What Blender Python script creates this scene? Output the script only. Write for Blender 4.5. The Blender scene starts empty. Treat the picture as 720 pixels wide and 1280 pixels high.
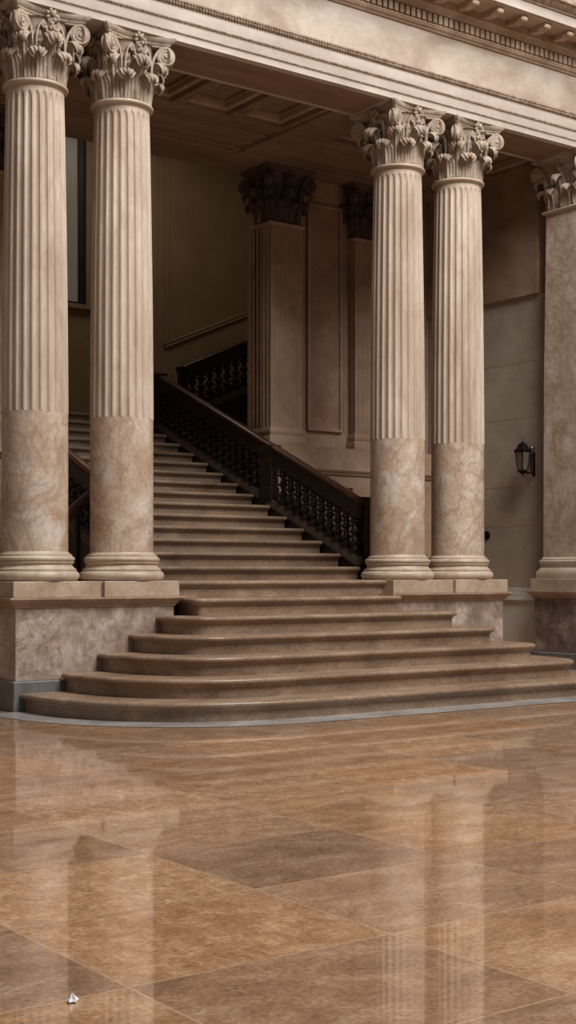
import bpy, math, random
from mathutils import Vector, Matrix
random.seed(7)
PI = math.pi
sc = bpy.context.scene
COL = sc.collection

# ------------------------------------------------------------------ helpers
class MB:
    """collects geometry, links it as one mesh object"""
    def __init__(s):
        s.v = []; s.f = []
    def add(s, vs, fs):
        o = len(s.v)
        s.v += [tuple(p) for p in vs]
        s.f += [tuple(i + o for i in f) for f in fs]
        return s
    def box(s, x0, x1, y0, y1, z0, z1):
        v = [(x0,y0,z0),(x1,y0,z0),(x1,y1,z0),(x0,y1,z0),(x0,y0,z1),(x1,y0,z1),(x1,y1,z1),(x0,y1,z1)]
        return s.add(v, [(3,2,1,0),(4,5,6,7),(0,1,5,4),(1,2,6,5),(2,3,7,6),(3,0,4,7)])
    def loops(s, rings, closed=True, cap0=True, cap1=True):
        """stitch rings (lists of equal length)"""
        n = len(rings[0]); vs = [p for r in rings for p in r]; fs = []
        for i in range(len(rings) - 1):
            for j in range(n if closed else n - 1):
                k = (j + 1) % n
                fs.append((i*n+j, i*n+k, (i+1)*n+k, (i+1)*n+j))
        if cap0: fs.append(tuple(reversed(range(n))))
        if cap1: fs.append(tuple(range((len(rings)-1)*n, len(rings)*n)))
        return s.add(vs, fs)
    def lathe(s, prof, n=32, cx=0, cy=0, z=0, cap0=True, cap1=True):
        rings = [[(cx + r*math.cos(2*PI*j/n), cy + r*math.sin(2*PI*j/n), z + h) for j in range(n)] for r, h in prof]
        return s.loops(rings, True, cap0, cap1)
    def sweep(s, path, sect, up=(0,0,1), cap=True):
        """sect: list of (side, up) offsets; path: list of points; frame kept upright"""
        up = Vector(up); rings = []
        P = [Vector(p) for p in path]
        for i, p in enumerate(P):
            t = (P[min(i+1, len(P)-1)] - P[max(i-1, 0)]).normalized()
            sd = t.cross(up).normalized(); u2 = sd.cross(t).normalized()
            rings.append([p + sd*a + u2*b for a, b in sect])
        return s.loops(rings, True, cap, cap)
    def tube(s, path, r, n=8, up=(0,0,1)):
        return s.sweep(path, [(r*math.cos(2*PI*k/n), r*math.sin(2*PI*k/n)) for k in range(n)], up)
    def blob(s, c, rx, ry, rz, rot=None, n=10, m=7):
        vs = []; fs = []
        M = rot or Matrix.Identity(3)
        for i in range(m + 1):
            ph = PI*i/m
            for j in range(n):
                a = 2*PI*j/n
                p = M @ Vector((rx*math.sin(ph)*math.cos(a), ry*math.sin(ph)*math.sin(a), rz*math.cos(ph)))
                vs.append((c[0]+p.x, c[1]+p.y, c[2]+p.z))
        for i in range(m):
            for j in range(n):
                k = (j+1) % n
                fs.append((i*n+j, (i+1)*n+j, (i+1)*n+k, i*n+k))
        return s.add(vs, fs)
    def build(s, name, mat, parent=None, smooth=None, bevel=0, loc=(0,0,0), rot=(0,0,0)):
        me = bpy.data.meshes.new(name)
        me.from_pydata(s.v, [], s.f); me.update()
        import bmesh
        bm = bmesh.new(); bm.from_mesh(me)
        bmesh.ops.remove_doubles(bm, verts=bm.verts, dist=1e-5)
        bmesh.ops.recalc_face_normals(bm, faces=bm.faces); bm.to_mesh(me); bm.free()
        if smooth is not None:
            me.polygons.foreach_set('use_smooth', [True]*len(me.polygons))
            me.set_sharp_from_angle(angle=math.radians(smooth))
        if mat: me.materials.append(mat)
        o = bpy.data.objects.new(name, me); COL.objects.link(o)
        o.location = loc; o.rotation_euler = rot
        if parent: o.parent = parent
        if bevel:
            b = o.modifiers.new('edge', 'BEVEL'); b.width = bevel; b.segments = 2; b.limit_method = 'ANGLE'; b.angle_limit = math.radians(40)
        return o

def tag(o, label, cat, group=None, kind=None):
    o['label'] = label; o['category'] = cat
    if group: o['group'] = group
    if kind: o['kind'] = kind
    return o
def empty(name, loc=(0,0,0), rz=0):
    o = bpy.data.objects.new(name, None); COL.objects.link(o)
    o.location = loc; o.rotation_euler = (0,0,rz); o.empty_display_size = .1
    return o
def structure(o, label=None):
    o['kind'] = 'structure'
    if label: o['label'] = label
    return o
def inst(src, parent, loc=None, rot=None):
    o = src.copy(); COL.objects.link(o); o.parent = parent
    if loc is not None: o.location = loc
    if rot is not None: o.rotation_euler = rot
    return o
def copy_tree(o, parent=None):
    c = o.copy(); COL.objects.link(c)
    if parent: c.parent = parent
    for ch in list(o.children): copy_tree(ch, c)
    return c

# ------------------------------------------------------------------ materials
def S(h):   # sRGB 0-255 -> linear
    return tuple((c/255/12.92 if c/255 <= .04045 else ((c/255+.055)/1.055)**2.4) for c in h) + (1,)
def stone(name, c1, c2, c3=None, scale=2.0, stretch=(1,1,1), rot=(0,0,0), vein=None, vein_amt=.5, vein_scale=3., rough=.5, bump=.1, fine=40., fine_amt=.25, crack=None, crack_scale=6., spec=.5, rvar=.1, crack_w=.035):
    m = bpy.data.materials.new(name); m.use_nodes = True
    nt = m.node_tree; N = nt.nodes; L = nt.links
    bs = N['Principled BSDF']
    geo = N.new('ShaderNodeNewGeometry')
    mp = N.new('ShaderNodeMapping'); mp.inputs['Scale'].default_value = stretch; mp.inputs['Rotation'].default_value = rot
    L.new(geo.outputs['Position'], mp.inputs['Vector'])
    n1 = N.new('ShaderNodeTexNoise'); n1.inputs['Scale'].default_value = scale; n1.inputs['Detail'].default_value = 6; n1.inputs['Roughness'].default_value = .6; n1.inputs['Distortion'].default_value = .6
    L.new(mp.outputs[0], n1.inputs['Vector'])
    cr = N.new('ShaderNodeValToRGB'); e = cr.color_ramp.elements
    e[0].position = .33; e[0].color = S(c1); e[1].position = .68; e[1].color = S(c2)
    if c3:
        k = cr.color_ramp.elements.new(.5); k.color = S(c3)
    L.new(n1.outputs['Fac'], cr.inputs['Fac'])
    out = cr.outputs['Color']
    # fine speckle
    n2 = N.new('ShaderNodeTexNoise'); n2.inputs['Scale'].default_value = fine; n2.inputs['Detail'].default_value = 5; n2.inputs['Roughness'].default_value = .7
    L.new(mp.outputs[0], n2.inputs['Vector'])
    r2 = N.new('ShaderNodeMapRange'); r2.inputs[1].default_value = .3; r2.inputs[2].default_value = .7; r2.inputs[3].default_value = 1-fine_amt; r2.inputs[4].default_value = 1+fine_amt
    L.new(n2.outputs['Fac'], r2.inputs[0])
    mx = N.new('ShaderNodeMix'); mx.data_type = 'RGBA'; mx.blend_type = 'MULTIPLY'; mx.inputs[0].default_value = 1
    L.new(out, mx.inputs[6]); L.new(r2.outputs[0], mx.inputs[7]); out = mx.outputs[2]
    if vein:
        w = N.new('ShaderNodeTexNoise'); w.inputs['Scale'].default_value = vein_scale; w.inputs['Detail'].default_value = 8; w.inputs['Distortion'].default_value = 1.6
        L.new(mp.outputs[0], w.inputs['Vector'])
        a = N.new('ShaderNodeMath'); a.operation = 'SUBTRACT'; a.inputs[1].default_value = .5; L.new(w.outputs['Fac'], a.inputs[0])
        b = N.new('ShaderNodeMath'); b.operation = 'ABSOLUTE'; L.new(a.outputs[0], b.inputs[0])
        c = N.new('ShaderNodeMapRange'); c.inputs[1].default_value = 0; c.inputs[2].default_value = .05; c.inputs[3].default_value = vein_amt; c.inputs[4].default_value = 0
        L.new(b.outputs[0], c.inputs[0])
        v = N.new('ShaderNodeMix'); v.data_type = 'RGBA'; L.new(c.outputs[0], v.inputs[0]); L.new(out, v.inputs[6]); v.inputs[7].default_value = S(vein); out = v.outputs[2]
    if crack:
        vo = N.new('ShaderNodeTexVoronoi'); vo.feature = 'DISTANCE_TO_EDGE'; vo.inputs['Scale'].default_value = crack_scale
        nz = N.new('ShaderNodeTexNoise'); nz.inputs['Scale'].default_value = 5; nz.inputs['Detail'].default_value = 4
        L.new(mp.outputs[0], nz.inputs['Vector'])
        ad = N.new('ShaderNodeVectorMath'); ad.operation = 'MULTIPLY_ADD'; ad.inputs[1].default_value = (.3,.3,.3)
        L.new(nz.outputs['Color'], ad.inputs[0]); L.new(mp.outputs[0], ad.inputs[2]); L.new(ad.outputs[0], vo.inputs['Vector'])
        c = N.new('ShaderNodeMapRange'); c.inputs[1].default_value = 0; c.inputs[2].default_value = crack_w; c.inputs[3].default_value = .75; c.inputs[4].default_value = 0
        L.new(vo.outputs['Distance'], c.inputs[0])
        sx = N.new('ShaderNodeSeparateXYZ'); L.new(geo.outputs['Position'], sx.inputs[0])
        q = N.new('ShaderNodeMath'); q.operation = 'LESS_THAN'; q.inputs[1].default_value = 6.33; L.new(sx.outputs[0], q.inputs[0])
        mm = N.new('ShaderNodeMath'); mm.operation = 'MULTIPLY'; L.new(c.outputs[0], mm.inputs[0]); L.new(q.outputs[0], mm.inputs[1])
        v = N.new('ShaderNodeMix'); v.data_type = 'RGBA'; L.new(mm.outputs[0], v.inputs[0]); L.new(out, v.inputs[6]); v.inputs[7].default_value = S(crack); out = v.outputs[2]
    L.new(out, bs.inputs['Base Color'])
    rr = N.new('ShaderNodeMapRange'); rr.inputs[3].default_value = rough-rvar; rr.inputs[4].default_value = rough+rvar
    L.new(n1.outputs['Fac'], rr.inputs[0]); L.new(rr.outputs[0], bs.inputs['Roughness'])
    bs.inputs['Specular IOR Level'].default_value = spec
    if bump:
        bp = N.new('ShaderNodeBump'); bp.inputs['Strength'].default_value = bump; bp.inputs['Distance'].default_value = .01
        L.new(n2.outputs['Fac'], bp.inputs['Height']); L.new(bp.outputs[0], bs.inputs['Normal'])
    return m

M_shaft = stone('fluted stone', (170,149,131), (205,189,173), (191,173,156), scale=1.6, stretch=(1.5,1.5,.35), rough=.55, fine=26, fine_amt=.12, vein=(150,122,102), vein_amt=.25, vein_scale=1.2, bump=.06)
M_drum = stone('mottled marble', (172,145,123), (207,194,181), (190,169,150), scale=2.6, rot=(.5,.6,.3), rough=.34, fine=22, fine_amt=.22, vein=(140,114,94), vein_amt=.42, vein_scale=1.7, stretch=(1.2,1.2,.9), bump=.05)
M_base = stone('base stone', (168,147,127), (200,183,164), scale=3, rough=.45, fine=30, fine_amt=.14, bump=.06)
M_cap = stone('carved capital stone', (142,124,108), (186,169,152), scale=5, rough=.7, fine=40, fine_amt=.22, bump=.2)
M_plinth = stone('plinth stone', (160,136,114), (192,173,153), scale=2.4, rough=.45, fine=25, fine_amt=.16, bump=.06)
M_ped = stone('pedestal breccia', (136,116,104), (196,180,168), (166,146,133), scale=3.0, rough=.3, rot=(.4,.3,.2), fine=14, fine_amt=.2, vein=(118,92,76), vein_amt=.4, vein_scale=2.6, crack=(112,88,72), crack_scale=6.5, bump=.04)
M_pedd = stone('dark pedestal breccia', (104,90,82), (158,142,132), (128,112,102), scale=3.4, rough=.35, rot=(.3,.8,.2), fine=14, fine_amt=.25, vein=(84,68,58), vein_amt=.4, vein_scale=2.6, bump=.04)
M_pedc = stone('pedestal moulding stone', (140,112,92), (172,146,124), scale=2.6, rough=.4, fine=25, fine_amt=.16, bump=.05)
M_grey = stone('grey base stone', (84,82,82), (118,116,116), scale=2.6, rough=.42, fine=20, fine_amt=.15, bump=.05)
M_strip = stone('grey floor border', (138,134,131), (172,168,165), scale=2.2, rough=.25, fine=20, fine_amt=.15, bump=.02)
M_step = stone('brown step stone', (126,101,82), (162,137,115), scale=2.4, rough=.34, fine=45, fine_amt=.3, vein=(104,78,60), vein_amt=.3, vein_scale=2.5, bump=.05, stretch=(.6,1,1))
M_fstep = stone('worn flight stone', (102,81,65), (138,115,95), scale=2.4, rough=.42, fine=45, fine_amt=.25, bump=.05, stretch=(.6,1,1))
M_ent = stone('pale entablature stone', (172,159,148), (198,187,177), scale=1.3, stretch=(.7,1,1.2), rough=.6, fine=14, fine_amt=.07, bump=.05)
M_frz = stone('stained frieze stone', (144,125,109), (194,181,169), (174,158,143), scale=1.1, stretch=(.8,1,1.1), rough=.6, fine=10, fine_amt=.1, bump=.05)
M_orn = stone('carved brown ornament', (126,104,86), (176,156,138), scale=12, rough=.7, fine=60, fine_amt=.35, bump=.3)
M_corn = stone('cornice stone', (148,122,100), (184,162,142), scale=2.2, rough=.6, fine=30, fine_amt=.15, bump=.1)
M_ceil = stone('painted ceiling', (122,98,82), (150,124,104), scale=1.6, stretch=(.4,2,1), rough=.6, fine=12, fine_amt=.12, bump=.03)
M_wall = stone('smooth ashlar', (150,135,121), (174,160,146), scale=1.2, rough=.6, fine=12, fine_amt=.08, bump=.03)
M_wallw = stone('pale grey dado', (186,180,171), (202,197,189), scale=1.2, rough=.5, fine=12, fine_amt=.05, bump=.02)
M_hall = stone('brown plaster', (140,116,88), (158,134,104), scale=1.0, rough=.6, fine=8, fine_amt=.05, bump=.02)
M_pink = stone('pink marble panel', (132,102,83), (160,130,110), scale=2.0, rough=.4, fine=14, fine_amt=.12, vein=(126,90,72), vein_amt=.3, bump=.02)
M_pil = stone('inner pilaster stone', (138,111,91), (164,137,116), scale=2.0, rough=.5, fine=14, fine_amt=.1, bump=.04)
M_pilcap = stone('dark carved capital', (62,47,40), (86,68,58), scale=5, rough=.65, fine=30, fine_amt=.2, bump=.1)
M_wood = stone('dark walnut', (26,15,13), (44,27,22), scale=3, stretch=(3,.6,.6), rough=.4, fine=30, fine_amt=.25, bump=.04, rvar=.06)
M_rail = stone('polished handrail wood', (56,32,25), (80,48,37), scale=3, stretch=(3,.6,.6), rough=.28, fine=30, fine_amt=.25, bump=.03, rvar=.06)
M_red = stone('red brown panel wood', (58,26,22), (78,38,30), scale=2, rough=.45, fine=20, fine_amt=.2, bump=.03)
M_curb = stone('worn string board', (66,54,48), (92,78,70), scale=3, rough=.4, fine=30, fine_amt=.2, bump=.03)
def plain(name, col, rough=.5, metal=0, emit=0):
    m = stone(name, col, tuple(min(255, c+8) for c in col), scale=6, rough=rough, fine=50, fine_amt=.1, bump=0, rvar=.04)
    b = m.node_tree.nodes['Principled BSDF']; b.inputs['Metallic'].default_value = metal
    if emit:
        b.inputs['Emission Color'].default_value = S(col); b.inputs['Emission Strength'].default_value = emit
    return m
M_iron = plain('black iron', (22,21,20), .45, .6)
M_chrome = plain('bright steel', (150,146,142), .25, .9)
M_dark = plain('dark frame', (24,20,17), .5)
M_lump = plain('white scrap', (246,246,248), .5)
M_pane = plain('frosted window pane', (146,136,124), .3, 0, .13)
M_glass = bpy.data.materials.new('lantern glass'); M_glass.use_nodes = True
_b = M_glass.node_tree.nodes['Principled BSDF']; _b.inputs['Base Color'].default_value = S((200,190,175)); _b.inputs['Roughness'].default_value = .15; _b.inputs['Transmission Weight'].default_value = .9; _b.inputs['IOR'].default_value = 1.1

def floor_mat():
    m = bpy.data.materials.new('polished marble slabs'); m.use_nodes = True
    nt = m.node_tree; N = nt.nodes; L = nt.links; bs = N['Principled BSDF']
    geo = N.new('ShaderNodeNewGeometry')
    off = N.new('ShaderNodeVectorMath'); off.operation = 'ADD'; off.inputs[1].default_value = (100*1.15-3.42, 100*.92-4.02, 0)
    L.new(geo.outputs['Position'], off.inputs[0])
    br = N.new('ShaderNodeTexBrick'); br.offset = 0; br.squash = 1
    br.inputs['Scale'].default_value = 1; br.inputs['Brick Width'].default_value = 1.15; br.inputs['Row Height'].default_value = .92
    br.inputs['Mortar Size'].default_value = .005; br.inputs['Mortar Smooth'].default_value = .2; br.inputs['Bias'].default_value = 0
    br.inputs['Color1'].default_value = (0,0,0,1); br.inputs['Color2'].default_value = (1,1,1,1); br.inputs['Mortar'].default_value = (.5,.5,.5,1)
    L.new(off.outputs[0], br.inputs['Vector'])
    # per slab random value -> grain direction and tint
    sep = N.new('ShaderNodeSeparateColor'); L.new(br.outputs['Color'], sep.inputs[0])
    def grain(st, sc_):
        mp = N.new('ShaderNodeMapping'); mp.inputs['Scale'].default_value = st
        ad = N.new('ShaderNodeVectorMath'); ad.operation = 'MULTIPLY_ADD'; ad.inputs[1].default_value = (13,7,5)
        L.new(br.outputs['Color'], ad.inputs[0]); L.new(geo.outputs['Position'], ad.inputs[2]); L.new(ad.outputs[0], mp.inputs['Vector'])
        n = N.new('ShaderNodeTexNoise'); n.inputs['Scale'].default_value = sc_; n.inputs['Detail'].default_value = 8; n.inputs['Roughness'].default_value = .74; n.inputs['Distortion'].default_value = .5
        L.new(mp.outputs[0], n.inputs['Vector']); return n
    ga = grain((1,1.5,1), 3.0); gb = grain((1.2,1.0,1), 9)
    st = N.new('ShaderNodeMath'); st.operation = 'GREATER_THAN'; st.inputs[1].default_value = .55; L.new(sep.outputs[0], st.inputs[0])
    gm = N.new('ShaderNodeMix'); gm.data_type = 'FLOAT'; L.new(st.outputs[0], gm.inputs[0]); L.new(ga.outputs['Fac'], gm.inputs[2]); L.new(gb.outputs['Fac'], gm.inputs[3])
    cr = N.new('ShaderNodeValToRGB'); e = cr.color_ramp.elements
    e[0].position = .28; e[0].color = S((134,105,82)); e[1].position = .74; e[1].color = S((204,178,154))
    k = cr.color_ramp.elements.new(.5); k.color = S((168,135,108))
    L.new(gm.outputs[0], cr.inputs['Fac'])
    tint = N.new('ShaderNodeValToRGB'); t = tint.color_ramp.elements
    t[0].position = 0; t[0].color = (.74,.72,.74,1); t[1].position = 1; t[1].color = (1.34,1.32,1.28,1)
    k = tint.color_ramp.elements.new(.35); k.color = (1.04,.93,.80,1)
    k = tint.color_ramp.elements.new(.6); k.color = (.88,.90,.94,1)
    k = tint.color_ramp.elements.new(.8); k.color = (1.12,.98,.82,1)
    L.new(sep.outputs[0], tint.inputs['Fac'])
    mu = N.new('ShaderNodeMix'); mu.data_type = 'RGBA'; mu.blend_type = 'MULTIPLY'; mu.inputs[0].default_value = 1
    L.new(cr.outputs[0], mu.inputs[6]); L.new(tint.outputs[0], mu.inputs[7])
    # speckle
    sp = N.new('ShaderNodeTexNoise'); sp.inputs['Scale'].default_value = 42; sp.inputs['Detail'].default_value = 4; sp.inputs['Roughness'].default_value = .75
    L.new(geo.outputs['Position'], sp.inputs['Vector'])
    r2 = N.new('ShaderNodeMapRange'); r2.inputs[1].default_value = .3; r2.inputs[2].default_value = .7; r2.inputs[3].default_value = .62; r2.inputs[4].default_value = 1.38
    L.new(sp.outputs['Fac'], r2.inputs[0])
    m2 = N.new('ShaderNodeMix'); m2.data_type = 'RGBA'; m2.blend_type = 'MULTIPLY'; m2.inputs[0].default_value = 1
    L.new(mu.outputs[2], m2.inputs[6]); L.new(r2.outputs[0], m2.inputs[7])
    jo = N.new('ShaderNodeMix'); jo.data_type = 'RGBA'; jo.inputs[7].default_value = S((196,166,136))
    jf = N.new('ShaderNodeMath'); jf.operation = 'MULTIPLY'; jf.inputs[1].default_value = .6; L.new(br.outputs['Fac'], jf.inputs[0])
    L.new(jf.outputs[0], jo.inputs[0]); L.new(m2.outputs[2], jo.inputs[6])
    L.new(jo.outputs[2], bs.inputs['Base Color'])
    bs.inputs['Roughness'].default_value = .12
    rg = N.new('ShaderNodeMapRange'); rg.inputs[3].default_value = .02; rg.inputs[4].default_value = .06; L.new(gm.outputs[0], rg.inputs[0]); L.new(rg.outputs[0], bs.inputs['Roughness'])
    bs.inputs['IOR'].default_value = 1.55
    # very gentle waviness of the polish, per slab tilt is left out
    wv = N.new('ShaderNodeTexNoise'); wv.inputs['Scale'].default_value = 3; wv.inputs['Detail'].default_value = 1
    L.new(geo.outputs['Position'], wv.inputs['Vector'])
    bp = N.new('ShaderNodeBump'); bp.inputs['Strength'].default_value = .012; bp.inputs['Distance'].default_value = .01
    L.new(wv.outputs['Fac'], bp.inputs['Height']); L.new(bp.outputs[0], bs.inputs['Normal'])
    return m
M_floor = floor_mat()

# ------------------------------------------------------------------ dimensions
HC = 1.39
BAY = 9.215                         # centre line of the stair
CY = 13.0                           # column axis
PAIR = (6.75, 11.68); SP = .51; PW = .451   # pair centres, half spacing, half plinth
ZP0, ZP1 = 1.132, 1.295             # plinth
ZSOF = 7.10                         # soffit of the architrave
YF, YB = 12.61, 13.39               # architrave faces

# ------------------------------------------------------------------ floor
fl = MB().box(-12, 26, -8, 22, -.2, 0).build('floor', M_floor); structure(fl)

# ------------------------------------------------------------------ staircase
def step_path(k, off=0):
    """plan path of the front edge of one of the lower steps, left junction -> right junction"""
    xl, xr, yf, rl, rr, yb = LOW[k]
    pts = []
    n = 14
    ax, ay = rl
    for i in range(n + 1):
        t = PI/2 * i / n
        e = 2/2.3
        pts.append((xl + ax - ax*abs(math.cos(t))**e, yf + ay - ay*abs(math.sin(t))**e))
    ax2, ay2 = rr
    for i in range(1, 20): 
        x = (xl+ax) + (xr-ax2-xl-ax)*i/20; pts.append((x, yf))
    for i in range(n + 1):
        t = PI/2 * (1 - i/n)
        pts.append((xr - ax2 + ax2*abs(math.cos(t))**e, yf + ay2 - ay2*abs(math.sin(t))**e))
    P = [(xl, yb)] + pts + [(xr, yb)]
    Q = []
    for p in P:
        if not Q or (Vector(p) - Vector(Q[-1])).length > 1e-3: Q.append(p)
    return Q
YJ, YK = 12.552, 12.588
#        x left, x right, riser y, left corner (ax, ay), right corner, back
LOW = {
 1: (5.92, 12.85, 10.47, (2.0, 1.95), (1.3, 1.8), YJ),
 2: (6.37, 12.30, 10.86, (1.3, 1.55), (.55, .95), YJ),
 3: (6.80, 11.86, 11.24, (.85, 1.15), (.26, .4), YK),
 4: (7.17, 11.50, 11.61, (.55, .8), (.16, .25), YK),
 5: (7.50, 11.20, 11.98, (.3, .45), (.10, .14), YK),
 6: (7.828, 10.608, 12.33, (.05, .06), (.05, .06), 12.78),
}
RL = ZP1/7
def nosing_prof(h):
    """(outward offset, z) from the bottom of the riser to the tread edge"""
    p = [(0, 0), (0, h-.085), (.012, h-.08), (.018, h-.062), (.030, h-.056)]
    for i in range(7):
        a = -PI/2 + PI*i/6
        p.append((.032 + .027*math.cos(a), h-.028 + .027*math.sin(a)))
    return p
stair = empty('stone_staircase', (BAY, 10.5, 0))
tag(stair, 'broad brown stone staircase rising from the polished floor between the two column pairs', 'staircase')
def local(o, root):
    o.location = Vector(o.location) - Vector(root.location); o.parent = root; return o
for k in range(1, 7):
    P = step_path(k); z0 = RL*(k-1)
    prof = nosing_prof(RL)
    rings = []
    nrm = []
    for i, p in enumerate(P):
        a = Vector(P[max(i-1,0)]); b = Vector(P[min(i+1,len(P)-1)]); t = (b-a).normalized()
        nrm.append(Vector((t.y, -t.x)))
    nrm[0] = Vector((-1,0)); nrm[-1] = Vector((1,0))
    mb = MB()
    for (o_, zz) in prof:
        rings.append([(p[0] + n.x*o_, p[1] + n.y*o_, z0 + zz) for p, n in zip(P, nrm)])
    m = len(P)
    vs = [q for r in rings for q in r]; fs = []
    for i in range(len(rings)-1):
        for j in range(m-1): fs.append((i*m+j, i*m+j+1, (i+1)*m+j+1, (i+1)*m+j))
    fs.append(tuple(range((len(rings)-1)*m, len(rings)*m)))
    fs.append(tuple(reversed(range(m))))
    # back wall of the slab
    for i in range(len(rings)-1): fs.append((i*m, (i+1)*m, (i+1)*m+m-1, i*m+m-1))
    mb.add(vs, fs)
    local(mb.build('step', M_step, None, smooth=35), stair)
def straight_step(x0, x1, y0, y1, z0, z1, axis='y'):
    mb = MB(); prof = nosing_prof(z1-z0)
    pts = [(y0 - o, z0 + z) for o, z in prof] + [(y1, z1), (y1, z0)]
    if axis == 'y': r = [[(x, y, z) for y, z in pts] for x in (x0, x1)]
    else: r = [[(y, x, z) for y, z in pts] for x in (x0, x1)]
    return mb.loops(r)
local(MB().box(7.77, 10.66, 12.74, 13.6, RL*6, 1.1335).build('riser_base', M_step), stair)
local(straight_step(7.714, 10.716, 12.74, 13.6, 1.134, ZP1).build('step', M_step, None, smooth=35), stair)
XR = 10.90; XL = 2*BAY - XR
T2, R2, Y8, Z8 = .3924, .1704, 13.46, 1.458
pitch = lambda y: Z8 + (y - Y8)*R2/T2
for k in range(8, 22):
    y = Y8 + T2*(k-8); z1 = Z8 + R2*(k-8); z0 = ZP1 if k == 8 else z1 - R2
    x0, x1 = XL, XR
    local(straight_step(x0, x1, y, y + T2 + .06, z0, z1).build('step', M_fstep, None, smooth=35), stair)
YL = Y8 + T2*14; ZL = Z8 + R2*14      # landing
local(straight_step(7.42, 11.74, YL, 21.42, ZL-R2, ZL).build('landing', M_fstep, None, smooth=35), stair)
# second flight turning right along the back wall
flight = empty('upper_stair_flight', (11.75, 19.2, ZL))
tag(flight, 'shadowed upper stair flight climbing right along the back wall behind the inner pier', 'stair flight')
Y2 = 19.25; X2 = 11.75
pitch2 = lambda x: ZL + R2 + (x - X2)*R2/T2
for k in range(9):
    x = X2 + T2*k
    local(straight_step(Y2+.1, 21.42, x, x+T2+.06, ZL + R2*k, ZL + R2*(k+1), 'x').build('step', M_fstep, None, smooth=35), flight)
mb = MB()
pts = [(11.76, 0.0), (15.2, 0.0), (15.2, pitch2(15.2)-.49), (11.76, pitch2(11.76)-.49)]
mb.loops([[(x, y, z) for x, z in pts] for y in (Y2-.03, Y2+.05)])
local(mb.build('side_panel', M_red), flight)

# grey border strip along the foot of the stairs
P1 = step_path(1)
def offset_path(P, d):
    out = []
    for i, p in enumerate(P):
        a = Vector(P[max(i-1,0)]); b = Vector(P[min(i+1,len(P)-1)]); t = (b-a).normalized()
        n = Vector((t.y, -t.x))
        if i == 0: n = Vector((-1,0))
        if i == len(P)-1: n = Vector((1,0))
        out.append((p[0]+n.x*d, p[1]+n.y*d))
    return out
a = offset_path(P1, -.05); b = offset_path(P1, .42)
mb = MB(); n = len(a)
# only the foot of the stair, plus returns along the pedestals
mb.add([(x,y,.004) for x,y in a] + [(x,y,.004) for x,y in b], [(j, j+1, n+j+1, n+j) for j in range(n-1)])
o = mb.build('trim_1', M_strip); structure(o, 'grey stone border strip in the floor along the foot of the stairs')
mb = MB()
for x0, x1 in ((1.0, 5.42), (13.4, 16.5)):
    mb.add([(x0,12.1,.004),(x1,12.1,.004),(x1,12.62,.004),(x0,12.62,.004)], [(0,1,2,3)])
o = mb.build('trim_2', M_strip); structure(o, 'grey stone border strip in the floor along the pedestals')

# ------------------------------------------------------------------ pedestals
def rect(x0, x1, y0, y1, d):
    return [(x0-d, y0-d), (x1+d, y0-d), (x1+d, y1+d), (x0-d, y1+d)]
def rect_prof(mb, x0, x1, y0, y1, prof, cap0=True, cap1=True):
    return mb.loops([[(x, y, z) for x, y in rect(x0, x1, y0, y1, d)] for d, z in prof], True, cap0, cap1)
def pedestal(name, label, x0, x1, y0, y1, mbody, mcorn, mbase, zbase=.302):
    root = empty(name, ((x0+x1)/2, (y0+y1)/2, 0)); tag(root, label, 'pedestal', 'column pedestals')
    local(rect_prof(MB(), x0, x1, y0, y1, [(-.008,0),(-.008,zbase-.012),(-.02,zbase)]).build('base_course', mbase, None, bevel=.004), root)
    local(rect_prof(MB(), x0, x1, y0, y1, [(-.043,zbase),(-.043,1.032)]).build('die', mbody, None, bevel=.004), root)
    local(rect_prof(MB(), x0, x1, y0, y1, [(-.04,1.03),(-.03,1.03),(-.026,1.048),(-.012,1.056),(-.008,1.07),(.012,1.088),(.03,1.096),(.036,1.102),(.05,1.112),(.05,1.126),(.044,ZP0)]).build('cap_moulding', mcorn, None, smooth=30), root)
    return root
for cx, lab in zip(PAIR, ('veined marble pedestal under the left column pair, grey base course and cracked corner', 'veined marble pedestal under the right column pair, half hidden by the steps')):
    pedestal('column_pedestal', lab, cx-SP-PW, cx+SP+PW, CY-PW, CY+PW, M_ped, M_pedc, M_grey)
PX0 = 13.99
pedestal('column_pedestal', 'dark grey brown marble pedestal under the square pier at the right edge', PX0, PX0+.9, CY-PW, CY+PW, M_pedd, M_pedc, M_grey, .29)

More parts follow.
